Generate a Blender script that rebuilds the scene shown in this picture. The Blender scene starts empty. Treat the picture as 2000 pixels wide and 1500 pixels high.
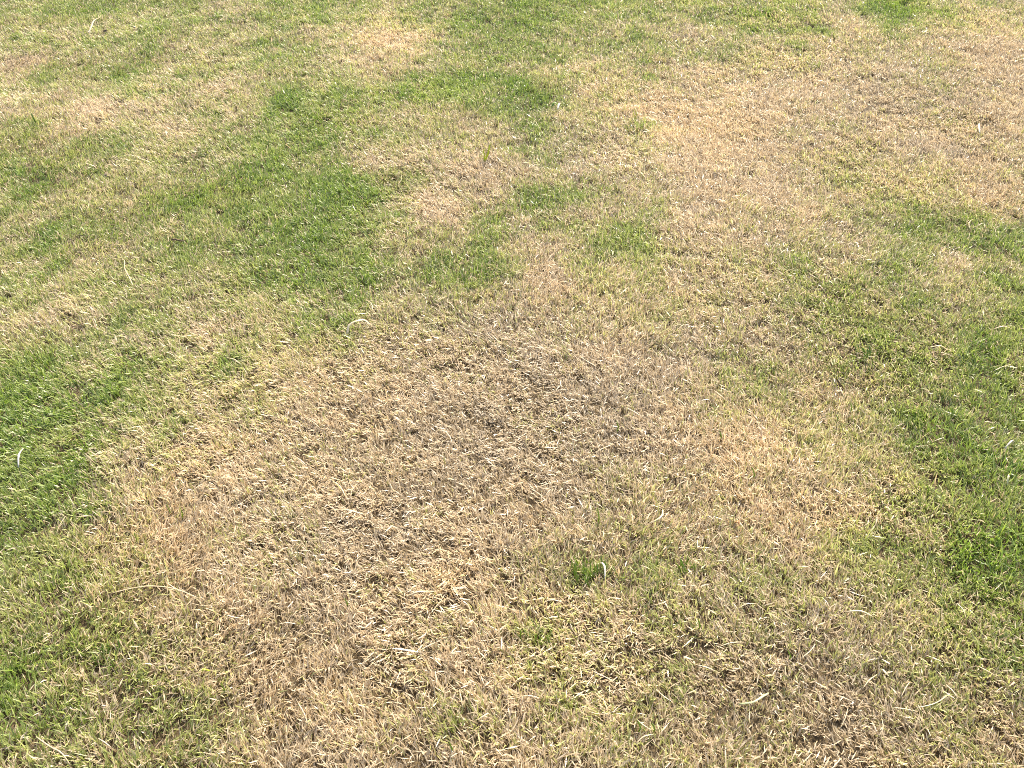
import bpy, bmesh, math, random
import numpy as np

scene = bpy.context.scene
R = math.radians
rng = np.random.default_rng(7)
random.seed(7)

# ------------------------------------------------------------------ camera
CAM_H, PITCH, HFOV = 1.5, R(43), R(65)
cam_data = bpy.data.cameras.new('camera')
cam = bpy.data.objects.new('camera', cam_data)
scene.collection.objects.link(cam)
cam.location = (0, 0, CAM_H)
cam.rotation_euler = (R(90) - PITCH, 0, 0)
cam_data.sensor_width = 36
cam_data.lens = 18 / math.tan(HFOV / 2)
cam_data.clip_start, cam_data.clip_end = 0.05, 2000
cam_data.dof.use_dof = True
cam_data.dof.focus_distance = 1.75
cam_data.dof.aperture_fstop = 14            # about a 2 mm opening, like a phone
scene.camera = cam

# ------------------------------------------------------------------ light
SUN_EL, SUN_AZ = R(40), R(20)               # azimuth clockwise from +Y (ahead of the camera, to the right)
world = bpy.data.worlds.new('World'); scene.world = world
world.use_nodes = True
wn = world.node_tree.nodes; wl = world.node_tree.links
wn.clear()
sky = wn.new('ShaderNodeTexSky'); sky.sky_type = 'NISHITA'; sky.sun_disc = False
sky.dust_density = 4.0; sky.ozone_density = 0.6    # bright, hazy summer air
sky.sun_elevation = SUN_EL; sky.sun_rotation = SUN_AZ
bg = wn.new('ShaderNodeBackground'); bg.inputs['Strength'].default_value = 0.12
wo = wn.new('ShaderNodeOutputWorld')
wl.new(sky.outputs[0], bg.inputs[0]); wl.new(bg.outputs[0], wo.inputs[0])
sd = bpy.data.lights.new('sun', 'SUN'); sd.energy = 3.7; sd.angle = R(0.6); sd.color = (1.0, 0.93, 0.80)
sun = bpy.data.objects.new('sun', sd); scene.collection.objects.link(sun)
sun.rotation_euler = (-(R(90) - SUN_EL), 0, -SUN_AZ)
sun.location = (2, 5, 6)
vs = scene.view_settings
vs.view_transform = 'Standard'; vs.look = 'None'; vs.exposure = 1.65; vs.gamma = 1; vs.use_curve_mapping = False
scene.cycles.use_denoising = False          # the fine blades need every bit of sharpness
scene.cycles.filter_width = 1.0
scene.cycles.max_bounces = 6
scene.cycles.transmission_bounces = 4
scene.cycles.diffuse_bounces = 5

# ------------------------------------------------------------------ how the lawn lies (metres on the ground)
# one digit for each 10 cm of ground: 0 = fresh green turf ... 9 = fully parched; first row lies nearest (y = 0.5 m)
MAP_X0, MAP_Y0, MAP_STEP = -2.9, 0.5, 0.1
DRY_MAP = """
87777877777877987554335578987877777887778877778778986543333
77788777778778986543345578987877777887777887777877898655433
66787677788899975432345689988877777886666787677788899986432
46777777778999974333346899988777777775444467777777789999743
57777667789999874333458999998776777764233235777766788999986
77776688999999964323579999999876677764211123677766688999999
88877899999999852113689999999987788875420013578887778999999
88889999999998621013799999999988888886421112468888888999999
88899999999987310014789999999998888897532112357888888999999
99999999998764211124688999999999988887543211345788889999999
99999998876543211234567889999999998776543211234567789999999
99888887654333111333456788888999998666543322233456678999988
88887666554343333434456667888899988776533322223345677889998
77775445544455555444565457777888888887532222222223578888888
66643345444554455444554346666787777887533233223323467877778
54433344345544455443433334555677777776533344333433346777777
33222333445433454433322223444576666676543345433453334677666
32222233444333454432222223554566666777654334433344345677776
21112234444333444322111124554456656788775433333333345678887
11111234443333444321111124664445656888887543333333335678888
11112344443334444221111124775545666888887654445554445678888
11122454433334453211111235777545567889998766556666555678999
11223544333344443221111245777655677889998777666777766777899
22334444333344443221122456678766778899998777877888887877788
33444444333444444332123456677656778899998878888888888888788
44444444444444444432222455566556777899998888999988889999888
55555554445555555443222344556545777899998888999988888999988
66666655556666665542222344455435778899999999999889999889999
67777666667777665542222334444335678899999999999889999988999
55566666666655555542222333333334677789999999998888999988899
44455555554444456543222333222334666778999999998878899987888
34445555544334456543333433222334566678899999998877899998788
34555665544334455444444544332334555567888888888888899998888
45566665544334444444456665432334555457777888888888899999888
45566665543344444444566765432233454456777777888888889999888
55555555543344444444566765432223455456766666777777888999888
55444555432344444344567754432223444556765555677666788888888
54444455432344444344566654332222344556765444567655688888888
44444444323344444334456554322222334455655444456654567777777
43334443333344543333445543322212233444454444445543356677777
33333333333344543333344443322211223333444443345542234566666
33333333333345543322334433322111222333333443334542123456666
33333333333345543322334433322111222333333444334543123455666
33333333333445443322334433322111222333333444334453212345666
33333333333445443322344433322111222333333444334454212345566
""".split()
DRY = np.array([[int(c) for c in r] for r in DRY_MAP], float) / 9.0

def bilinear(grid, u, v):
    h, w = grid.shape
    u = np.clip(u, 0, w - 1.001); v = np.clip(v, 0, h - 1.001)
    i = u.astype(int); j = v.astype(int); a = u - i; b = v - j
    a = a * a * (3 - 2 * a); b = b * b * (3 - 2 * b)
    return (grid[j, i] * (1 - a) * (1 - b) + grid[j, i + 1] * a * (1 - b)
            + grid[j + 1, i] * (1 - a) * b + grid[j + 1, i + 1] * a * b)

_lat = {}
def noise(x, y, size, seed):
    """smooth value noise in -1..1 with features of about `size` metres"""
    if seed not in _lat:
        _lat[seed] = np.random.default_rng(1000 + seed).uniform(-1, 1, (257, 257))
    return bilinear(_lat[seed], np.mod(np.asarray(x) / size + 91.7, 255), np.mod(np.asarray(y) / size + 47.3, 255))

def ground_z(x, y):
    fade = np.clip((9 - np.hypot(x, np.asarray(y) - 2.5)) / 3, 0, 1)
    return fade * (0.010 * noise(x, y, 0.55, 1) + 0.005 * noise(x, y, 0.16, 2) )

def blobs(x, y, table):
    s = np.zeros_like(x)
    for bx, by, rx, ry, v in table:
        s += v * np.exp(-((x - bx) / rx) ** 2 - ((y - by) / ry) ** 2)
    return s

# thin, flattened, greyed places (-) and thick bright ones (+)
VIGOUR = [
    (0.07, 1.45, 0.29, 0.20, -0.7),
    (0.25, 3.03, 0.23, 0.22, -0.6),
    (-0.15, 1.85, 0.14, 0.10, -0.5),
    (-0.13, 2.74, 0.15, 0.16, -0.4),
    (1.84, 3.53, 0.46, 0.50, -0.4),
    (-0.36, 1.07, 0.20, 0.10, -0.65),
    (-0.30, 1.28, 0.31, 0.15, -0.3),
    (0.82, 0.68, 0.19, 0.09, -0.55),
    (0.51, 0.80, 0.18, 0.10, -0.4),
    (0.39, 0.70, 0.15, 0.08, -0.35),
    (-0.39, 0.82, 0.16, 0.09, -0.2),
    (0.55, 1.71, 0.15, 0.11, -0.4),
    (0.64, 1.33, 0.23, 0.19, 0.55),
    (-0.87, 1.17, 0.14, 0.24, 0.45),
    (0.64, 3.17, 0.38, 0.33, 0.4),
    (0.85, 2.66, 0.38, 0.26, 0.4),
    (0.00, 0.91, 0.14, 0.06, 0.6),
    (-1.88, 3.34, 0.55, 0.26, 0.45),
    (-0.57, 4.15, 0.31, 0.35, 0.35),
    (-0.36, 2.45, 0.22, 0.13, 0.3),
    (-0.83, 1.85, 0.18, 0.10, 0.3),
    (0.40, 2.06, 0.32, 0.14, 0.25),
    (-0.15, 0.76, 0.15, 0.08, 0.2),
    (0.23, 1.95, 0.23, 0.15, 0.2),
]
# straw that is more golden or peach (+) against grey beige (-)
GOLD = [
    (0.64, 1.33, 0.28, 0.26, 0.5),
    (-0.86, 1.13, 0.15, 0.26, 0.4),
    (0.66, 3.32, 0.44, 0.41, 0.45),
    (2.39, 4.01, 0.38, 0.54, 0.4),
    (1.80, 2.66, 0.19, 0.23, 0.5),
    (-0.57, 4.15, 0.26, 0.28, 0.4),
    (1.75, 4.36, 0.27, 0.30, 0.4),
    (0.07, 1.55, 0.41, 0.30, -0.45),
    (0.31, 3.03, 0.29, 0.27, -0.5),
    (1.80, 3.42, 0.34, 0.48, -0.3),
    (-0.15, 1.85, 0.23, 0.14, -0.35),
    (0.69, 2.32, 0.35, 0.25, -0.2),
    (-0.56, 1.61, 0.21, 0.12, 0.2),
    (0.00, 0.96, 0.22, 0.08, 0.25),
]

# small tufts and spots that are greener (-) or drier (+) than the map around them
SPOTS = [
    (0.36, 2.27, 0.10, 0.11, -0.45),
    (0.09, 2.26, 0.09, 0.12, 0.25),
    (0.17, 2.59, 0.17, 0.11, -0.3),
    (-0.17, 2.20, 0.15, 0.12, -0.25),
    (0.17, 1.01, 0.05, 0.05, -0.4),
    (0.06, 0.87, 0.05, 0.06, -0.3),
    (1.33, 2.74, 0.12, 0.14, -0.35),
    (1.74, 4.44, 0.14, 0.16, 0.3),
    (2.01, 4.60, 0.17, 0.16, -0.4),
    (0.85, 3.96, 0.09, 0.08, -0.35),
    (0.51, 4.08, 0.15, 0.14, -0.3),
    (-0.51, 2.84, 0.12, 0.06, 0.3),
    (-0.13, 2.74, 0.12, 0.14, 0.2),
    (-0.25, 2.48, 0.11, 0.10, 0.25),
    (-0.57, 4.15, 0.13, 0.14, 0.35),
    (-0.71, 3.88, 0.10, 0.08, 0.2),
    (1.44, 3.85, 0.07, 0.09, -0.25),
    (1.54, 4.29, 0.11, 0.13, -0.3),
    (1.27, 3.15, 0.13, 0.14, -0.2),
    (1.74, 2.63, 0.09, 0.09, 0.3),
    (-0.98, 3.37, 0.13, 0.15, -0.2),
    (-0.26, 3.64, 0.14, 0.12, -0.3),
    (0.02, 3.58, 0.07, 0.11, -0.4),
    (-0.57, 2.66, 0.11, 0.11, -0.3),
    (-1.47, 1.85, 0.06, 0.04, 0.3),
    (-1.27, 1.88, 0.05, 0.03, 0.25),
    (-0.85, 1.85, 0.11, 0.05, 0.2),
    (1.43, 2.17, 0.10, 0.07, 0.25),
    (0.69, 1.67, 0.09, 0.09, -0.15),
    (0.61, 1.70, 0.07, 0.05, -0.2),
    (-0.11, 0.66, 0.04, 0.04, -0.2),
    (0.10, 0.73, 0.04, 0.04, -0.15),
    (0.31, 0.88, 0.05, 0.04, -0.2),
    (0.51, 1.00, 0.09, 0.05, -0.25),
    (-0.50, 0.66, 0.06, 0.04, -0.15),
    (0.27, 1.00, 0.04, 0.03, -0.2),
    (1.99, 3.82, 0.07, 0.12, -0.15),
    (1.05, 1.85, 0.05, 0.05, -0.2),
    (-2.33, 3.82, 0.10, 0.09, 0.3),
    (-1.77, 3.34, 0.13, 0.09, 0.25),
    (-1.35, 3.15, 0.08, 0.07, 0.3),
    (-1.32, 3.58, 0.09, 0.08, 0.25),
    (0.55, 3.17, 0.09, 0.07, -0.25),
    (0.11, 2.06, 0.08, 0.11, 0.2),
    (0.00, 1.95, 0.09, 0.08, 0.1),
    (-0.25, 2.18, 0.07, 0.09, -0.2),
    (0.69, 2.82, 0.08, 0.08, 0.2),
    (0.87, 2.14, 0.10, 0.11, -0.15),
    (0.32, 0.71, 0.06, 0.04, -0.15),
    (0.24, 0.65, 0.06, 0.04, -0.1),
]

def dryness(x, y):
    d = bilinear(DRY, (x - MAP_X0) / MAP_STEP, (y - MAP_Y0) / MAP_STEP)
    d = np.clip(d + blobs(x, y, SPOTS), 0, 1)
    mid = 1 - np.abs(2 * d - 1)
    d = d + (0.10 + 0.16 * mid) * noise(x, y, 0.10, 4) + (0.06 + 0.12 * mid) * noise(x, y, 0.045, 5) + 0.06 * noise(x, y, 0.3, 6)
    return np.clip(d, 0.0, 1.0)

# ------------------------------------------------------------------ helpers
def link(o, parent=None):
    scene.collection.objects.link(o)
    if parent: o.parent = parent
    return o

def tag(o, label=None, cat=None, group=None, kind=None):
    if label: o['label'] = label
    if cat: o['category'] = cat
    if group: o['group'] = group
    if kind: o['kind'] = kind
    return o

def new_mat(name):
    m = bpy.data.materials.new(name); m.use_nodes = True
    m.node_tree.nodes.clear()
    return m, m.node_tree.nodes, m.node_tree.links

def ramp(n, stops):
    r = n.new('ShaderNodeValToRGB')
    e = r.color_ramp.elements
    while len(e) < len(stops): e.new(0.5)
    for k, (p, c) in enumerate(stops):
        e[k].position = p; e[k].color = (*c, 1)
    return r

def mixc(n, l, fac, a, b, mode='MIX'):
    m = n.new('ShaderNodeMix'); m.data_type = 'RGBA'; m.blend_type = mode
    for s, v in ((m.inputs['Factor'], fac), (m.inputs['A'], a), (m.inputs['B'], b)):
        if hasattr(v, 'links'): l.new(v, s)
        elif isinstance(v, (int, float)): s.default_value = v
        else: s.default_value = (*v, 1)
    return m.outputs['Result']

def leaf_shader(n, l, col, trans=0.35, gloss=0.06, rough=0.42):
    d = n.new('ShaderNodeBsdfDiffuse'); t = n.new('ShaderNodeBsdfTranslucent'); g = n.new('ShaderNodeBsdfGlossy')
    g.inputs['Roughness'].default_value = rough; g.inputs['Color'].default_value = (1, 0.98, 0.94, 1)
    a = n.new('ShaderNodeMixShader'); a.inputs[0].default_value = trans
    b = n.new('ShaderNodeMixShader'); b.inputs[0].default_value = gloss
    for s in (d, t): l.new(col, s.inputs['Color'])
    l.new(d.outputs[0], a.inputs[1]); l.new(t.outputs[0], a.inputs[2])
    l.new(a.outputs[0], b.inputs[1]); l.new(g.outputs[0], b.inputs[2])
    o = n.new('ShaderNodeOutputMaterial'); l.new(b.outputs[0], o.inputs[0])

def attr(n, name, kind='GEOMETRY'):
    a = n.new('ShaderNodeAttribute'); a.attribute_name = name; a.attribute_type = kind
    return a.outputs['Fac']

# ------------------------------------------------------------------ materials
def blade_material(name, stops_a, stops_b, inst, tip, base, trans, gloss):
    """two palettes picked blade by blade; `inst` (a value stored for each blade) slides between them"""
    m, n, l = new_mat(name)
    br = attr(n, 'blade_random'); bt = attr(n, 'along'); iv = attr(n, inst); vig = attr(n, 'vigour')
    ra, rb = ramp(n, stops_a), ramp(n, stops_b)
    l.new(br, ra.inputs[0]); l.new(br, rb.inputs[0])
    c = mixc(n, l, iv, ra.outputs[0], rb.outputs[0])
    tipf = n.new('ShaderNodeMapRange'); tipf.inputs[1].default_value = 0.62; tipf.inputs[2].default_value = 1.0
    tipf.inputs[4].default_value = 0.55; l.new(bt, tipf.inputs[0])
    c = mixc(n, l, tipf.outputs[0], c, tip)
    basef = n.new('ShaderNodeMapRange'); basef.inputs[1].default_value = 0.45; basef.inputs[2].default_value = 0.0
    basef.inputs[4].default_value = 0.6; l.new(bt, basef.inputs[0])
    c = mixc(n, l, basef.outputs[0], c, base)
    hsv = n.new('ShaderNodeHueSaturation'); l.new(c, hsv.inputs['Color'])
    vm = n.new('ShaderNodeMapRange'); vm.inputs[1].default_value = -1; vm.inputs[2].default_value = 1
    vm.inputs[3].default_value = 0.8; vm.inputs[4].default_value = 1.15; l.new(vig, vm.inputs[0])
    l.new(vm.outputs[0], hsv.inputs['Value'])
    leaf_shader(n, l, hsv.outputs[0], trans, gloss)
    return m

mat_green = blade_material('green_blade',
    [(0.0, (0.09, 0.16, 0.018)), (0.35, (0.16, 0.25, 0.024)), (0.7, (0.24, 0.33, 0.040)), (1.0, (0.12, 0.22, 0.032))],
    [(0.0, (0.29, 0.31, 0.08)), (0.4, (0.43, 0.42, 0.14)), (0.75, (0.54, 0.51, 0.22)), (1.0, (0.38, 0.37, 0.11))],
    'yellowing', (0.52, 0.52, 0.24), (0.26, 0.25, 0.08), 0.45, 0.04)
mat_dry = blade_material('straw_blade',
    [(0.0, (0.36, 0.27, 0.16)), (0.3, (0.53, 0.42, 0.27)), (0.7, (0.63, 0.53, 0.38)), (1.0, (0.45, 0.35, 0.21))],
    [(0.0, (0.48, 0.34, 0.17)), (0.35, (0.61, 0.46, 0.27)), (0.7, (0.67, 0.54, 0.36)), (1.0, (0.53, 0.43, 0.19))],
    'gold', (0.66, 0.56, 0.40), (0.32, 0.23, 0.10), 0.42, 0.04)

def soil_material():
    m, n, l = new_mat('thatchy_soil')
    g = n.new('ShaderNodeNewGeometry')
    def nz(scale, detail=6):
        t = n.new('ShaderNodeTexNoise'); t.inputs['Scale'].default_value = scale; t.inputs['Detail'].default_value = detail
        l.new(g.outputs['Position'], t.inputs['Vector']); return t.outputs[0]
    fine = ramp(n, [(0.3, (0.025, 0.016, 0.006)), (0.5, (0.06, 0.040, 0.016)), (0.75, (0.15, 0.105, 0.045))]); l.new(nz(160), fine.inputs[0])
    patch = ramp(n, [(0.35, (0.16, 0.19, 0.06)), (0.6, (0.36, 0.28, 0.15))]); l.new(nz(1.1, 8), patch.inputs[0])
    # beyond the modelled blades the sheet itself reads as far turf
    sx = n.new('ShaderNodeVectorMath'); sx.operation = 'DISTANCE'; sx.inputs[1].default_value = (0, 3, 0)
    l.new(g.outputs['Position'], sx.inputs[0])
    mr = n.new('ShaderNodeMapRange'); mr.inputs[1].default_value = 4.8; mr.inputs[2].default_value = 6.5
    l.new(sx.outputs['Value'], mr.inputs[0])
    c = mixc(n, l, mr.outputs[0], fine.outputs[0], patch.outputs[0])
    b = n.new('ShaderNodeBsdfPrincipled'); b.inputs['Roughness'].default_value = 0.95
    l.new(c, b.inputs['Base Color'])
    bump = n.new('ShaderNodeBump'); bump.inputs['Distance'].default_value = 0.004; bump.inputs['Strength'].default_value = 0.8
    l.new(nz(220), bump.inputs['Height']); l.new(bump.outputs[0], b.inputs['Normal'])
    o = n.new('ShaderNodeOutputMaterial'); l.new(b.outputs[0], o.inputs[0])
    return m
mat_soil = soil_material()

# ------------------------------------------------------------------ ground
def make_ground():
    xs = np.concatenate([[-400, -60, -14], np.arange(-7, 7.001, 0.05), [14, 60, 400]])
    ys = np.concatenate([[-400, -60, -12], np.arange(-4, 9.001, 0.05), [16, 60, 400]])
    X, Y = np.meshgrid(xs, ys)
    Z = ground_z(X, Y) - 0.004
    v = np.stack([X, Y, Z], -1).reshape(-1, 3)
    w = len(xs); h = len(ys)
    a = (np.arange(h - 1)[:, None] * w + np.arange(w - 1)[None]).reshape(-1)
    f = np.stack([a, a + 1, a + w + 1, a + w], -1)
    me = bpy.data.meshes.new('ground')
    me.from_pydata(v.tolist(), [], f.tolist())
    me.polygons.foreach_set('use_smooth', np.ones(len(f), bool))
    me.materials.append(mat_soil)
    return tag(link(bpy.data.objects.new('ground', me)), 'bare thatchy soil showing in the gaps under the lawn', kind='structure')
make_ground()

# ------------------------------------------------------------------ blades of grass
def blades(name, x, y, z, az, lean, length, width, curl, mat, values):
    """one folded, tapering strip (two facets meeting at its widest part) for every root; all are real geometry in one mesh"""
    n = len(x)
    root = np.stack([x, y, z], -1)
    ca, sa = np.cos(az), np.sin(az)
    def along_dir(th):
        return np.stack([np.sin(th) * ca, np.sin(th) * sa, np.cos(th)], -1)
    tw = az + rng.normal(0, 0.7, n)
    side = np.stack([-np.sin(tw), np.cos(tw), rng.normal(0, 0.12, n)], -1) * (width * 0.5)[:, None]
    cut = rng.uniform(0.45, 0.62, n)[:, None]
    mid = root + along_dir(lean) * length[:, None] * cut
    tip = mid + along_dir(np.minimum(lean + curl, 2.0)) * length[:, None] * (1 - cut)
    V = np.stack([root, mid + side, mid - side, tip], 1).reshape(-1, 3).astype(np.float32)
    me = bpy.data.meshes.new(name)
    me.vertices.add(4 * n); me.vertices.foreach_set('co', V.ravel())
    b = (np.arange(n) * 4)[:, None]
    loops = np.concatenate([b, b + 1, b + 2, b + 2, b + 1, b + 3], 1).astype(np.int32).ravel()
    me.loops.add(6 * n); me.loops.foreach_set('vertex_index', loops)
    starts = np.stack([np.arange(n) * 6, np.arange(n) * 6 + 3], 1).astype(np.int32).ravel()
    me.polygons.add(2 * n); me.polygons.foreach_set('loop_start', starts)
    me.polygons.foreach_set('use_smooth', np.ones(2 * n, bool))
    a = me.attributes.new('along', 'FLOAT', 'POINT')
    a.data.foreach_set('value', np.tile(np.array([0, 0.5, 0.5, 1], np.float32), n))
    for k, v in dict(values, blade_random=rng.random(n)).items():
        a = me.attributes.new(k, 'FLOAT', 'FACE'); a.data.foreach_set('value', np.repeat(np.asarray(v, np.float32), 2))
    me.materials.append(mat)
    me.update(calc_edges=True)
    return link(bpy.data.objects.new(name, me))

def make_lawn():
    n_tuft = 215000
    x = rng.uniform(-4.2, 4.2, n_tuft * 2); y = rng.uniform(0.3, 6.0, n_tuft * 2)
    # as much as this spot, or one a step to either side, can see; thinner beyond
    half = 0.62 * (y * math.cos(PITCH) + CAM_H * math.sin(PITCH))
    out = np.maximum(np.abs(x) - half - 0.1, 0) + np.maximum(y - 4.9, 0) + np.maximum(0.5 - y, 0)
    far = np.clip((y - 2.2) / 2.2, 0, 1)
    keep = rng.random(len(x)) < np.clip(1 - out * 1.1, 0.0, 1) * (1 - 0.45 * far)
    x, y = x[keep], y[keep]
    vig = np.clip(blobs(x, y, VIGOUR) + 0.30 * noise(x, y, 0.07, 21) + 0.25 * noise(x, y, 0.25, 22), -1, 1)
    # little holes between the tufts, wider where the turf is poor
    hole = noise(x, y, 0.024, 23) + 0.5 * noise(x, y, 0.055, 24) + 0.5 * vig - 0.12
    keep = rng.random(len(x)) < np.clip(0.98 + 0.5 * np.minimum(hole + 0.35, 0), 0.3, 1)
    x, y, vig, hole = x[keep], y[keep], vig[keep], hole[keep]
    # each tuft leans one way; the lean drifts across the lawn
    az = 2.1 + 1.5 * noise(x, y, 0.30, 11) + 0.9 * noise(x, y, 0.08, 12) + rng.normal(0, 0.7, len(x))
    per = rng.integers(6, 11, len(x))
    k = np.repeat(np.arange(len(x)), per)
    n = len(k)
    far = np.clip((y[k] - 2.2) / 2.2, 0, 1)
    bx = x[k] + rng.normal(0, 0.0075, n); by = y[k] + rng.normal(0, 0.0075, n)
    bv = vig[k]
    d = dryness(bx, by)
    dry = rng.random(n) < np.clip(0.03 + 0.96 * d ** 1.35, 0, 0.985)
    stray = rng.random(n) < 0.24
    baz = np.where(stray, rng.uniform(-math.pi, math.pi, n), az[k] + rng.normal(0, 0.45, n))
    lean = np.abs(rng.normal(0.42, 0.34, n)) + 0.08 * dry - 0.10 * bv
    flat = rng.random(n) < (0.03 + 0.06 * dry)               # clippings and trodden blades lie almost flat
    lean = np.where(flat, rng.uniform(1.2, 1.5, n), np.clip(lean, 0.02, 1.35))
    curl = np.where(flat, rng.normal(0, 0.25, n), rng.normal(0.5, 0.4, n))
    size = (1.1 + 0.18 * bv + 0.20 * np.clip(hole[k], -1.2, 0.8) + 0.10 * noise(bx, by, 0.06, 28))
    length = rng.uniform(0.014, 0.033, n) * size * np.where(rng.random(n) < 0.05, 1.4, 1.0)
    width = np.where(dry, rng.uniform(0.0017, 0.0032, n), rng.uniform(0.0020, 0.0037, n)) * (1 + 0.35 * far)
    z = ground_z(bx, by) - 0.003 + np.where(flat, rng.uniform(0.004, 0.018, n), 0)
    gold = np.clip(0.45 + blobs(bx, by, GOLD) + 0.25 * noise(bx, by, 0.2, 25) + 0.25 * noise(bx, by, 0.05, 26), 0, 1)
    yel = np.clip(1.25 * d + 0.25 * noise(bx, by, 0.12, 27) + rng.normal(0, 0.12, n), 0, 1)
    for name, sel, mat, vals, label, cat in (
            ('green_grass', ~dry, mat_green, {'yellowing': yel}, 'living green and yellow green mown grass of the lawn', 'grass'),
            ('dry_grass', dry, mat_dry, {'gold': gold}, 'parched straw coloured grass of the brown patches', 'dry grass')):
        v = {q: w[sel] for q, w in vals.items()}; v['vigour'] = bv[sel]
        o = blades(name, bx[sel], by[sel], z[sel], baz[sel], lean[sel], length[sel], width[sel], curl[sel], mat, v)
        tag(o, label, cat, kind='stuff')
    print('blades', n, dry.sum())
make_lawn()

# ------------------------------------------------------------------ things lying on or standing in the lawn
def plain_leaf_material(name, dark, light, scale, trans, gloss=0.05):
    m, n, l = new_mat(name)
    tc = n.new('ShaderNodeTexCoord')
    t = n.new('ShaderNodeTexNoise'); t.inputs['Scale'].default_value = scale; t.inputs['Detail'].default_value = 4
    l.new(tc.outputs['Object'], t.inputs['Vector'])
    r = ramp(n, [(0.32, dark), (0.68, light)]); l.new(t.outputs[0], r.inputs[0])
    leaf_shader(n, l, r.outputs[0], trans, gloss)
    return m

def solid_material(name, dark, light, scale):
    m, n, l = new_mat(name)
    tc = n.new('ShaderNodeTexCoord')
    t = n.new('ShaderNodeTexNoise'); t.inputs['Scale'].default_value = scale; t.inputs['Detail'].default_value = 6
    l.new(tc.outputs['Object'], t.inputs['Vector'])
    r = ramp(n, [(0.35, dark), (0.65, light)]); l.new(t.outputs[0], r.inputs[0])
    b = n.new('ShaderNodeBsdfPrincipled'); b.inputs['Roughness'].default_value = 0.9
    l.new(r.outputs[0], b.inputs['Base Color'])
    bp = n.new('ShaderNodeBump'); bp.inputs['Distance'].default_value = 0.002; l.new(t.outputs[0], bp.inputs['Height'])
    l.new(bp.outputs[0], b.inputs['Normal'])
    o = n.new('ShaderNodeOutputMaterial'); l.new(b.outputs[0], o.inputs[0])
    return m

M = {
    'straw': plain_leaf_material('bleached_straw', (0.42, 0.33, 0.18), (0.56, 0.46, 0.29), 90, 0.3),
    'cream': plain_leaf_material('cream_dead_leaf', (0.46, 0.38, 0.23), (0.60, 0.51, 0.35), 60, 0.25),
    'white': plain_leaf_material('bleached_leaf_scrap', (0.55, 0.50, 0.40), (0.70, 0.66, 0.55), 70, 0.25),
    'lime': plain_leaf_material('lime_leaf', (0.33, 0.40, 0.02), (0.46, 0.50, 0.04), 60, 0.5),
    'green': plain_leaf_material('green_leaf', (0.10, 0.20, 0.015), (0.18, 0.30, 0.025), 60, 0.42),
    'fresh': plain_leaf_material('fresh_green_blade', (0.18, 0.29, 0.03), (0.32, 0.40, 0.06), 60, 0.45),
    'dull': plain_leaf_material('grey_green_stem', (0.34, 0.38, 0.18), (0.46, 0.48, 0.27), 60, 0.3),
    'rust': plain_leaf_material('rusty_leaf', (0.20, 0.09, 0.03), (0.34, 0.16, 0.06), 90, 0.2),
    'bark': solid_material('dark_bark', (0.035, 0.022, 0.012), (0.12, 0.075, 0.04), 120),
    'earth': solid_material('dry_earth', (0.07, 0.05, 0.03), (0.19, 0.14, 0.09), 90),
    'clod': solid_material('dark_clod', (0.045, 0.028, 0.018), (0.12, 0.08, 0.05), 90),
}

def ribbon(points, widths, mat, name, parent=None, fold=0.25, flat=None, smooth=3, seed=0):
    """a leaf strip along a path: creased along its middle, thin, closed (two skins), rounded off at its ends"""
    rr = random.Random(seed)
    P = [np.array(p, float) for p in points]
    # Catmull-Rom through the given points
    Q, W = [], []
    for i in range(len(P) - 1):
        p0, p1, p2, p3 = P[max(i - 1, 0)], P[i], P[i + 1], P[min(i + 2, len(P) - 1)]
        for k in range(smooth):
            t = k / smooth
            Q.append(0.5 * ((2 * p1) + (-p0 + p2) * t + (2 * p0 - 5 * p1 + 4 * p2 - p3) * t * t + (-p0 + 3 * p1 - 3 * p2 + p3) * t ** 3))
            W.append(widths[i] * (1 - t) + widths[i + 1] * t)
    Q.append(P[-1]); W.append(widths[-1])
    base = Q[0].copy()
    V, F = [], []
    up = np.array(flat if flat is not None else (0, 0, 1.0), float)
    th = 0.00022
    for i, q in enumerate(Q):
        d = Q[min(i + 1, len(Q) - 1)] - Q[max(i - 1, 0)]; d /= np.linalg.norm(d) + 1e-9
        s = np.cross(d, up)
        if np.linalg.norm(s) < 1e-4: s = np.array([1.0, 0, 0])
        s /= np.linalg.norm(s); nrm = np.cross(s, d)
        w = W[i] * 0.5 * rr.uniform(0.92, 1.08)
        for off in (th, -th):
            V += [q - s * w + nrm * (fold * w + off) - base, q + nrm * off - base, q + s * w + nrm * (fold * w + off) - base]
    for i in range(len(Q) - 1):
        a, b = 6 * i, 6 * i + 6
        F += [(a, a + 1, b + 1, b), (a + 1, a + 2, b + 2, b + 1), (a + 3, b + 3, b + 4, a + 4), (a + 4, b + 4, b + 5, a + 5),
              (a, b, b + 3, a + 3), (a + 2, a + 5, b + 5, b + 2)]
    e = 6 * (len(Q) - 1)
    F += [(0, 3, 4, 1), (1, 4, 5, 2), (e, e + 1, e + 4, e + 3), (e + 1, e + 2, e + 5, e + 4)]
    me = bpy.data.meshes.new(name); me.from_pydata([tuple(v) for v in V], [], F)
    me.polygons.foreach_set('use_smooth', np.ones(len(F), bool)); me.materials.append(mat)
    o = link(bpy.data.objects.new(name, me), parent)
    o.location = base if parent is None else base
    return o

def gz(x, y): return float(ground_z(np.array([x]), np.array([y]))[0])

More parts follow.
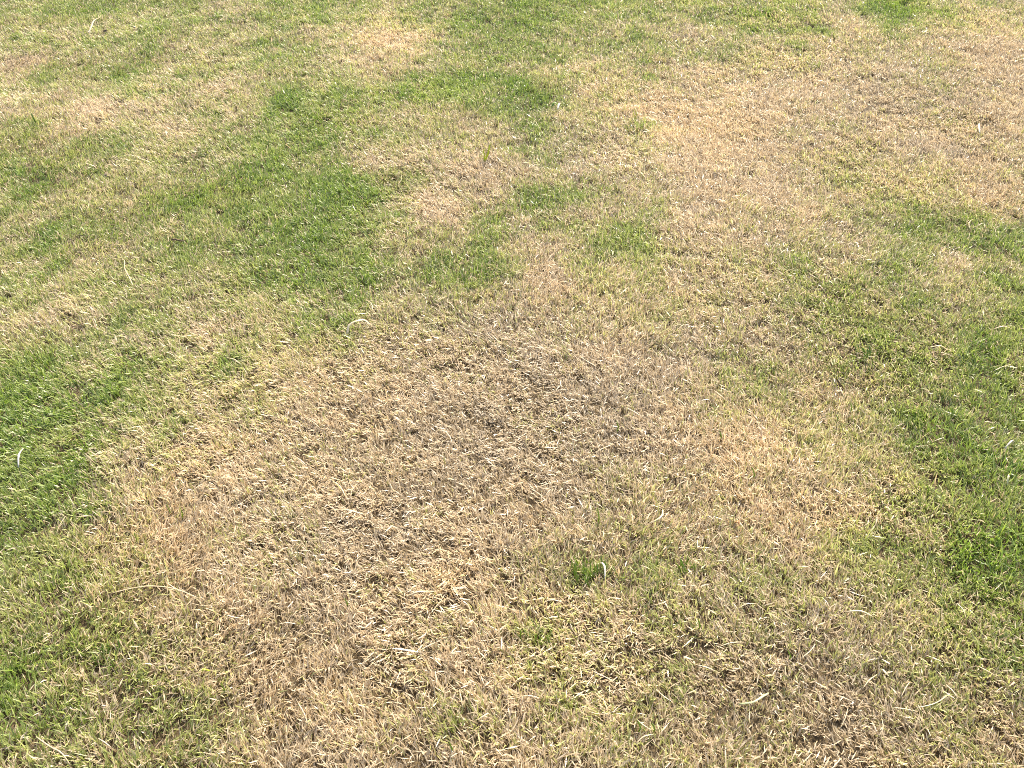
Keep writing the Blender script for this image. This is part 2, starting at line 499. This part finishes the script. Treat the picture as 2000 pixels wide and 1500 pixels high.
def lump(name, x, y, r, squash, mat, seed, lift=0.0):
    """a rough, angular clod"""
    bm = bmesh.new(); bmesh.ops.create_icosphere(bm, subdivisions=3, radius=r)
    ox = seed * 3.1
    for v in bm.verts:
        a = float(noise(np.array([v.co.x + ox]), np.array([v.co.y + v.co.z * 1.7]), r * 0.7, 31)[0])
        b = float(noise(np.array([v.co.y + ox]), np.array([v.co.z - v.co.x]), r * 0.3, 32)[0])
        v.co *= 1 + 0.28 * a + 0.14 * b
        v.co.z *= squash
    me = bpy.data.meshes.new(name); bm.to_mesh(me); bm.free(); me.materials.append(mat)
    o = link(bpy.data.objects.new(name, me)); o.location = (x, y, gz(x, y) + lift)
    return o

def straw(name, pts, w, mat, label, cat, group=None, arch=0.02, seed=0):
    """a dry stalk or blade lying across the turf tops; pts on the ground in metres"""
    n = len(pts); P = []
    for i, (x, y) in enumerate(pts):
        t = i / (n - 1)
        P.append((x, y, gz(x, y) + 0.016 + arch * math.sin(math.pi * t)))
    W = [w * (0.55 + 0.45 * math.sin(math.pi * min(1, 0.15 + 0.8 * i / (n - 1)))) for i in range(n)]
    return tag(ribbon(P, W, mat, name, seed=seed), label, cat, group)

# what the scattered pieces lie next to, for telling them apart
LANDMARKS = [
    (-0.45, 1.84, 'curled cream dead leaf'),
    (-1.12, 2.30, 'dark twig'),
    (-1.22, 2.11, 'kinked cream stalk'),
    (-2.08, 4.23, 'dark clod'),
    (-1.53, 2.76, 'earth crumb'),
    (-0.11, 2.86, 'lime two leaved shoot'),
    (-1.97, 3.17, 'broad dark green shoot'),
    (0.51, 1.12, 'rust brown leaf fragment'),
    (0.16, 0.99, 'bright green tuft'),
    (0.34, 1.15, 'hooked cream scrap'),
    (0.46, 0.71, 'grey green stalk'),
    (-0.76, 0.95, 'very long thin straw'),
    (-0.80, 0.81, 'dark green tuft'),
    (0.06, 0.84, 'yellow green tuft'),
    (0.52, 3.25, 'tiny lime sprout'),
    (0.99, 1.70, 'dark green edge tuft'),
    (-0.22, 0.81, 'curved white scrap'),
    (1.93, 3.15, 'small bent white scrap'),
]
def beside(x, y, skip=None):
    d, name = min((math.hypot(x - a, y - b), n) for a, b, n in LANDMARKS)
    return (' beside the ' if d < 0.10 else ' near the ') + name if d < 0.45 else ''
def turf(x, y):
    d = float(dryness(np.array([x]), np.array([y]))[0])
    return 'green' if d < 0.3 else 'yellow green' if d < 0.5 else 'mixed' if d < 0.72 else 'parched brown'

# single scraps and stalks, each where it lies
straw('dead_leaf', [(-0.478, 1.802), (-0.473, 1.826), (-0.449, 1.837), (-0.431, 1.847), (-0.415, 1.842)], 0.0072, M['cream'], 'curled cream dead leaf arched over the rim of the brown patch', 'leaf', arch=0.022, seed=1)
straw('dead_stalk', [(-1.262, 2.189), (-1.238, 2.132), (-1.223, 2.106), (-1.201, 2.073), (-1.181, 2.040)], 0.0032, M['straw'], 'long kinked cream stalk lying across olive green turf', 'stalk', arch=0.012, seed=2)
straw('dead_stalk', [(-2.151, 4.202), (-2.158, 4.274), (-2.173, 4.349), (-2.173, 4.441)], 0.0085, M['cream'], 'pale stalk with flared sheath lying beside the dark clod', 'stalk', arch=0.012, seed=3)
straw('straw_scrap', [(1.902, 3.086), (1.915, 3.133), (1.938, 3.175)], 0.0065, M['white'], 'small bent white blade on greyish parched turf', 'straw scrap', arch=0.012, seed=4)
straw('straw_scrap', [(-1.202, 1.293), (-1.210, 1.323), (-1.218, 1.355)], 0.0042, M['white'], 'stiff white straw scrap lying on deep green turf', 'straw scrap', arch=0.012, seed=5)
straw('long_straw', [(-0.844, 0.938), (-0.800, 0.945), (-0.757, 0.948), (-0.707, 0.943), (-0.659, 0.927)], 0.0022, M['straw'], 'very long thin straw reaching from green turf into golden turf', 'straw', arch=0.012, seed=6)
straw('long_straw', [(-0.422, 1.160), (-0.383, 1.154), (-0.340, 1.150)], 0.003, M['straw'], 'straight pale straw lying in the middle of the brown patch', 'straw', arch=0.012, seed=7)
straw('straw_scrap', [(-0.218, 0.934), (-0.199, 0.937), (-0.175, 0.946)], 0.0038, M['cream'], 'short cream straw scrap on brown turf near a curved white scrap', 'straw scrap', arch=0.012, seed=8)
straw('straw_scrap', [(-0.240, 0.815), (-0.219, 0.807), (-0.186, 0.807)], 0.0034, M['white'], 'curved white straw scrap on the bleached brown turf', 'straw scrap', arch=0.012, seed=9)
straw('straw_scrap', [(0.351, 1.169), (0.345, 1.145), (0.333, 1.133), (0.315, 1.131)], 0.004, M['cream'], 'hooked cream straw scrap in golden turf', 'straw scrap', arch=0.012, seed=10)
straw('dead_stalk', [(0.195, 1.026), (0.201, 1.008), (0.201, 0.982)], 0.004, M['white'], 'short white dead stem beside the fresh bright green tuft', 'stem', arch=0.012, seed=11)
straw('straw_scrap', [(0.195, 3.318), (0.202, 3.349), (0.215, 3.380)], 0.008, M['white'], 'white straw scrap touching a small dark green leaf', 'straw scrap', arch=0.012, seed=12)
straw('green_leaf', [(0.174, 3.354), (0.185, 3.365), (0.199, 3.359)], 0.011, M['green'], 'small dark green oval leaf lying at the straw turf edge', 'leaf', arch=0.012, seed=13)
straw('rusty_leaf', [(0.507, 1.123), (0.511, 1.118), (0.516, 1.116)], 0.0085, M['rust'], 'small rust brown leaf fragment in golden turf', 'leaf', arch=0.012, seed=14)
straw('long_straw', [(-0.873, 0.637), (-0.834, 0.615), (-0.811, 0.605), (-0.791, 0.587)], 0.0022, M['straw'], 'long bent straw slanting across olive green turf', 'straw', arch=0.012, seed=15)
straw('grass_shoot', [(1.204, 1.273), (1.187, 1.255), (1.181, 1.236)], 0.0034, M['dull'], 'bowed grey green blade lying on lush green turf', 'blade', arch=0.012, seed=16)
straw('straw_scrap', [(1.226, 1.353), (1.244, 1.367), (1.261, 1.379)], 0.004, M['white'], 'straight white straw scrap lying on lush green turf', 'straw scrap', arch=0.012, seed=17)
straw('long_straw', [(1.181, 1.736), (1.207, 1.729), (1.227, 1.720)], 0.0034, M['straw'], 'short straight straw lying on yellow green turf', 'straw', arch=0.012, seed=18)
straw('long_straw', [(1.397, 1.816), (1.425, 1.818), (1.456, 1.821)], 0.003, M['straw'], 'level pale straw resting on bright green turf', 'straw', arch=0.012, seed=19)
straw('green_stalk', [(0.430, 0.699), (0.452, 0.697), (0.470, 0.706), (0.490, 0.720)], 0.0036, M['dull'], 'grey green stem sagging across brown and olive turf', 'stem', arch=0.012, seed=20)
straw('long_straw', [(0.690, 0.895), (0.717, 0.889), (0.742, 0.882)], 0.003, M['cream'], 'cream straw lying where straw turf meets dark green turf', 'straw', arch=0.012, seed=21)
straw('grass_shoot', [(-0.605, 0.762), (-0.599, 0.764), (-0.590, 0.766)], 0.0042, M['lime'], 'short lime blade lying flat on straw turf', 'blade', arch=0.012, seed=22)

clod = lump('earth_clod', -2.076, 4.227, 0.011, 0.8, M['clod'], 1, 0.017)
tag(clod, 'round dark brown clod sitting on green turf', 'clod')
cast = lump('earth_crumb', -1.531, 2.757, 0.015, 0.6, M['earth'], 2, 0.010)
tag(cast, 'grey brown crumb of dry earth in yellow green turf', 'earth')

def make_twig():
    bm = bmesh.new()
    a, b = np.array((-1.138, 2.289)), np.array((-1.087, 2.283))
    rings = []
    for i in range(9):
        t = i / 8; p = a + (b - a) * t
        r = 0.0027 * (0.35 + 0.65 * math.sin(math.pi * (0.12 + 0.76 * t))) * (1.25 if i in (3, 6) else 1)
        c = (p[0] - a[0], p[1] - a[1] + 0.002 * math.sin(5 * t), 0.0012 * math.sin(7 * t))
        rings.append([bm.verts.new((c[0] + 0.3 * r * math.cos(q * 1.0472), c[1] + r * math.cos(q * 1.0472), c[2] + r * math.sin(q * 1.0472))) for q in range(6)])
    for i in range(8):
        for q in range(6): bm.faces.new((rings[i][q], rings[i][(q + 1) % 6], rings[i + 1][(q + 1) % 6], rings[i + 1][q]))
    bm.faces.new(rings[0][::-1]); bm.faces.new(rings[-1])
    me = bpy.data.meshes.new('twig'); bm.to_mesh(me); bm.free(); me.materials.append(M['bark'])
    o = link(bpy.data.objects.new('twig', me)); o.location = (a[0], a[1], gz(a[0], a[1]) + 0.026)
    tag(o, 'short dark brown twig lying on green turf', 'twig')
make_twig()

# blades that stand up singly: root (x, y) and tip (x, y, z)
def standing_blade(name, root, tip, w, mat, parent=None, seed=0, bow=0.004):
    r = np.array((root[0], root[1], gz(*root) - 0.002)); t = np.array(tip)
    m = (r + t) / 2 + np.array((bow, -bow, bow * 0.5))
    o = ribbon([r, (r * 0.6 + m * 0.4) + np.array((0, 0, 0.002)), m, m * 0.35 + t * 0.65 + np.array((0, 0, bow * 0.3)), t],
               [w * 0.55, w * 0.9, w, w * 0.75, w * 0.12], mat, name, parent, fold=0.35, flat=(0.25, 1.0, 0.15), smooth=2, seed=seed)
    return o

def shoot(name, root, tips, w, mat, label, cat, group=None):
    e = link(bpy.data.objects.new(name, None)); e.location = (root[0], root[1], gz(*root)); e.empty_display_size = 0.01
    tag(e, label, cat, group)
    for i, (t, k) in enumerate(tips):
        o = standing_blade('leaf', root, t, w * k, mat, None, i)
        o.location = o.location - e.location; o.parent = e
    return e

shoot('weed_shoot', (-0.109, 2.865), [((-0.084, 2.869, 0.078), 1.0), ((-0.112, 2.869, 0.057), 0.7)], 0.0075, M['lime'], 'lime yellow two leaved shoot standing in dry turf', 'weed')
shoot('weed_shoot', (0.519, 3.248), [((0.518, 3.252, 0.044), 1.0), ((0.508, 3.252, 0.029), 0.6)], 0.0050, M['lime'], 'tiny lime sprout standing in peach coloured straw turf', 'weed')
tag(standing_blade('broad_shoot', (-1.979, 3.176), (-1.981, 3.180, 0.059), 0.0085, M['green'], seed=4), 'single broad dark green blade leaning in bleached turf', 'blade')
tag(standing_blade('grass_shoot', (-0.792, 1.155), (-0.792, 1.159, 0.043), 0.0034, M['fresh'], seed=30), 'lone fresh green shoot standing in ' + turf(*(-0.792, 1.155)) + ' turf' + beside(*(-0.792, 1.155)), 'grass shoot', 'lone green shoots in dry turf')
tag(standing_blade('grass_shoot', (-0.762, 1.144), (-0.756, 1.148, 0.046), 0.0034, M['fresh'], seed=31), 'lone fresh green shoot standing in ' + turf(*(-0.762, 1.144)) + ' turf' + beside(*(-0.762, 1.144)), 'grass shoot', 'lone green shoots in dry turf')
tag(standing_blade('grass_shoot', (-0.557, 0.731), (-0.558, 0.735, 0.031), 0.0034, M['fresh'], seed=32), 'lone fresh green shoot standing in ' + turf(*(-0.557, 0.731)) + ' turf' + beside(*(-0.557, 0.731)), 'grass shoot', 'lone green shoots in dry turf')
tag(standing_blade('grass_shoot', (-0.525, 1.023), (-0.533, 1.027, 0.037), 0.0034, M['fresh'], seed=33), 'lone fresh green shoot standing in ' + turf(*(-0.525, 1.023)) + ' turf' + beside(*(-0.525, 1.023)), 'grass shoot', 'lone green shoots in dry turf')
tag(standing_blade('grass_shoot', (-0.346, 0.916), (-0.350, 0.920, 0.033), 0.0034, M['fresh'], seed=34), 'lone fresh green shoot standing in ' + turf(*(-0.346, 0.916)) + ' turf' + beside(*(-0.346, 0.916)), 'grass shoot', 'lone green shoots in dry turf')
tag(standing_blade('grass_shoot', (0.198, 1.137), (0.192, 1.141, 0.056), 0.0034, M['fresh'], seed=35), 'lone fresh green shoot standing in ' + turf(*(0.198, 1.137)) + ' turf' + beside(*(0.198, 1.137)), 'grass shoot', 'lone green shoots in dry turf')
tag(standing_blade('grass_shoot', (0.271, 1.434), (0.267, 1.438, 0.030), 0.0034, M['fresh'], seed=36), 'lone fresh green shoot standing in ' + turf(*(0.271, 1.434)) + ' turf' + beside(*(0.271, 1.434)), 'grass shoot', 'lone green shoots in dry turf')
tag(standing_blade('grass_shoot', (0.888, 1.497), (0.883, 1.501, 0.034), 0.0034, M['fresh'], seed=37), 'lone fresh green shoot standing in ' + turf(*(0.888, 1.497)) + ' turf' + beside(*(0.888, 1.497)), 'grass shoot', 'lone green shoots in dry turf')
tag(standing_blade('grass_shoot', (0.845, 1.460), (0.835, 1.464, 0.030), 0.0034, M['fresh'], seed=38), 'lone fresh green shoot standing in ' + turf(*(0.845, 1.460)) + ' turf' + beside(*(0.845, 1.460)), 'grass shoot', 'lone green shoots in dry turf')
tag(standing_blade('grass_shoot', (0.584, 1.266), (0.573, 1.270, 0.045), 0.0034, M['fresh'], seed=39), 'lone fresh green shoot standing in ' + turf(*(0.584, 1.266)) + ' turf' + beside(*(0.584, 1.266)), 'grass shoot', 'lone green shoots in dry turf')
tag(standing_blade('grass_shoot', (0.383, 0.864), (0.376, 0.868, 0.041), 0.0034, M['fresh'], seed=40), 'lone fresh green shoot standing in ' + turf(*(0.383, 0.864)) + ' turf' + beside(*(0.383, 0.864)), 'grass shoot', 'lone green shoots in dry turf')
tag(standing_blade('grass_shoot', (0.236, 0.654), (0.231, 0.658, 0.040), 0.0034, M['fresh'], seed=41), 'lone fresh green shoot standing in ' + turf(*(0.236, 0.654)) + ' turf' + beside(*(0.236, 0.654)), 'grass shoot', 'lone green shoots in dry turf')
tag(standing_blade('grass_shoot', (0.262, 0.653), (0.258, 0.657, 0.033), 0.0034, M['fresh'], seed=42), 'lone fresh green shoot standing in ' + turf(*(0.262, 0.653)) + ' turf' + beside(*(0.262, 0.653)), 'grass shoot', 'lone green shoots in dry turf')
tag(standing_blade('grass_shoot', (-0.112, 0.614), (-0.114, 0.618, 0.051), 0.0034, M['fresh'], seed=43), 'lone fresh green shoot standing in ' + turf(*(-0.112, 0.614)) + ' turf' + beside(*(-0.112, 0.614)), 'grass shoot', 'lone green shoots in dry turf')
tag(standing_blade('grass_shoot', (-0.042, 0.590), (-0.048, 0.594, 0.034), 0.0034, M['fresh'], seed=44), 'lone fresh green shoot standing in ' + turf(*(-0.042, 0.590)) + ' turf' + beside(*(-0.042, 0.590)), 'grass shoot', 'lone green shoots in dry turf')
tag(standing_blade('grass_shoot', (0.550, 0.794), (0.541, 0.798, 0.041), 0.0034, M['fresh'], seed=45), 'lone fresh green shoot standing in ' + turf(*(0.550, 0.794)) + ' turf' + beside(*(0.550, 0.794)), 'grass shoot', 'lone green shoots in dry turf')
tag(standing_blade('grass_shoot', (0.986, 1.217), (0.973, 1.221, 0.041), 0.0034, M['fresh'], seed=46), 'lone fresh green shoot standing in ' + turf(*(0.986, 1.217)) + ' turf' + beside(*(0.986, 1.217)), 'grass shoot', 'lone green shoots in dry turf')
tag(standing_blade('grass_shoot', (1.150, 1.478), (1.134, 1.482, 0.036), 0.0034, M['fresh'], seed=47), 'lone fresh green shoot standing in ' + turf(*(1.150, 1.478)) + ' turf' + beside(*(1.150, 1.478)), 'grass shoot', 'lone green shoots in dry turf')
tag(standing_blade('grass_shoot', (0.529, 1.400), (0.524, 1.404, 0.028), 0.0034, M['fresh'], seed=48), 'lone fresh green shoot standing in ' + turf(*(0.529, 1.400)) + ' turf' + beside(*(0.529, 1.400)), 'grass shoot', 'lone green shoots in dry turf')
tag(standing_blade('grass_shoot', (-0.845, 1.077), (-0.840, 1.081, 0.041), 0.0034, M['fresh'], seed=49), 'lone fresh green shoot standing in ' + turf(*(-0.845, 1.077)) + ' turf' + beside(*(-0.845, 1.077)), 'grass shoot', 'lone green shoots in dry turf')

# tufts of longer grass
def tuft(name, cx, cy, rx, ry, n, ln, mat, label, seed):
    rr = random.Random(seed)
    e = link(bpy.data.objects.new(name, None)); e.location = (cx, cy, gz(cx, cy)); e.empty_display_size = 0.02
    tag(e, label, 'grass tuft')
    for i in range(n):
        x, y = cx + rr.gauss(0, rx), cy + rr.gauss(0, ry)
        h = ln * rr.uniform(0.7, 1.15); a = rr.gauss(1.9, 0.9); le = abs(rr.gauss(0.45, 0.25))
        o = standing_blade('blade', (x, y), (x + h * math.sin(le) * math.cos(a), y + h * math.sin(le) * math.sin(a), gz(x, y) + h * math.cos(le)),
                           rr.uniform(0.0026, 0.0036), mat, None, seed * 50 + i, rr.uniform(0.001, 0.004))
        o.location = o.location - e.location; o.parent = e

tuft('grass_tuft', 0.165, 0.996, 0.022, 0.016, 34, 0.036, M['fresh'], 'fresh bright green grass tuft standing in straw turf', 1148)
tuft('grass_tuft', 0.065, 0.844, 0.022, 0.018, 22, 0.03, M['fresh'], 'yellow green grass tuft at the foot of bleached turf', 1062)
tuft('grass_tuft', -0.805, 0.810, 0.02, 0.016, 22, 0.03, M['green'], 'dark green grass tuft in the olive turf', 215)
tuft('grass_tuft', 0.365, 1.016, 0.016, 0.01, 14, 0.028, M['fresh'], 'small green grass tuft low in the golden turf', 1325)
tuft('grass_tuft', 0.996, 1.706, 0.014, 0.018, 18, 0.028, M['green'], 'dark green grass tuft at the turf edge beside golden straw', 1690)

# loose straws strewn over the turf: middle (x, y), heading, length
LOOSE = [
    (-0.412, 1.227, -0.89, 0.062),
    (-0.237, 1.236, 0.28, 0.036),
    (-0.374, 1.216, 1.43, 0.050),
    (-0.067, 1.036, -0.41, 0.035),
    (-0.377, 1.683, 0.89, 0.048),
    (-0.512, 1.444, -0.69, 0.059),
    (-0.161, 1.399, -1.13, 0.051),
    (-0.024, 1.208, 0.11, 0.029),
    (0.147, 1.500, -1.37, 0.048),
    (0.320, 1.491, -0.74, 0.048),
    (0.446, 1.529, -0.87, 0.044),
    (0.558, 1.549, -1.01, 0.051),
    (0.229, 1.364, 0.54, 0.057),
    (0.073, 1.239, 0.44, 0.038),
    (0.310, 0.921, 0.29, 0.040),
    (0.086, 0.927, 0.00, 0.043),
    (0.179, 0.762, -0.48, 0.049),
    (0.380, 0.772, -0.39, 0.042),
    (0.292, 0.718, -0.78, 0.041),
    (0.440, 0.822, 0.18, 0.053),
    (0.489, 0.908, 0.28, 0.041),
    (0.246, 0.661, -0.72, 0.032),
    (0.243, 0.633, 0.49, 0.039),
    (0.029, 0.712, 0.04, 0.054),
    (-0.459, 0.867, 0.00, 0.035),
    (-0.381, 0.896, 1.58, 0.040),
    (-0.283, 0.794, 0.80, 0.039),
    (-0.392, 0.681, -1.00, 0.046),
    (-0.289, 0.731, 1.45, 0.030),
    (-0.097, 0.710, -1.36, 0.036),
    (-0.173, 0.816, 0.58, 0.044),
    (-0.639, 0.914, -0.04, 0.065),
    (-0.682, 0.661, 0.04, 0.041),
    (-0.746, 0.628, -0.50, 0.033),
    (-0.862, 0.805, -0.82, 0.039),
    (-1.027, 1.119, 1.52, 0.050),
    (-0.876, 1.070, 0.11, 0.044),
    (0.689, 0.741, 0.66, 0.047),
    (0.753, 0.726, 0.83, 0.041),
    (0.792, 0.700, 0.32, 0.066),
    (0.738, 0.686, -0.19, 0.045),
    (0.619, 0.671, 0.99, 0.048),
    (0.839, 0.721, -1.19, 0.030),
    (0.679, 0.652, 1.10, 0.038),
    (0.925, 0.762, -0.69, 0.033),
    (0.588, 0.805, 0.70, 0.048),
    (0.930, 0.896, -1.47, 0.037),
    (1.219, 1.705, -0.62, 0.044),
    (1.352, 1.651, 0.41, 0.061),
    (0.900, 1.426, 0.57, 0.044),
    (0.699, 1.818, 0.47, 0.039),
    (0.214, 1.683, -0.75, 0.054),
    (-0.432, 1.941, -1.12, 0.068),
    (-0.552, 1.915, 0.15, 0.042),
    (-0.776, 1.683, -0.54, 0.057),
    (-0.745, 1.338, -0.11, 0.052),
    (-1.483, 3.110, -1.04, 0.075),
    (-1.702, 3.434, -0.19, 0.044),
    (-1.652, 3.086, -0.78, 0.075),
    (-0.034, 3.543, 1.43, 0.074),
    (0.469, 3.205, -0.20, 0.038),
    (0.910, 3.903, 1.20, 0.072),
    (1.154, 2.826, -1.06, 0.051),
    (0.106, 3.180, -1.34, 0.075),
    (0.649, 3.434, 1.01, 0.065),
    (-0.962, 2.931, 1.71, 0.075),
    (-0.418, 2.707, 1.54, 0.074),
    (0.463, 1.941, 0.51, 0.043),
    (-0.185, 1.941, -0.99, 0.052),
    (-0.961, 1.705, -0.53, 0.055),
    (1.584, 2.404, 1.02, 0.075),
    (0.812, 1.795, 0.64, 0.055),
]
for i, (x, y, a, ln) in enumerate(LOOSE):
    b = random.Random(i).uniform(-0.12, 0.12) * ln
    c, s = math.cos(a) * ln / 2, math.sin(a) * ln / 2
    straw('loose_straw', [(x - c, y - s), (x - s * b / ln * 2, y + c * b / ln * 2), (x + c, y + s)], random.Random(i).uniform(0.0012, 0.0021), M['straw' if i % 3 else 'cream'],
          ('short' if ln < 0.03 else 'long' if ln > 0.055 else 'loose') + (' bleached' if i % 3 else ' cream') + (' bowed' if abs(b) > 0.06 * ln else ' straight')
          + ' straw on ' + turf(x, y) + ' turf' + beside(x, y), 'straw', 'loose straws strewn over the lawn', arch=0.003, seed=100 + i)
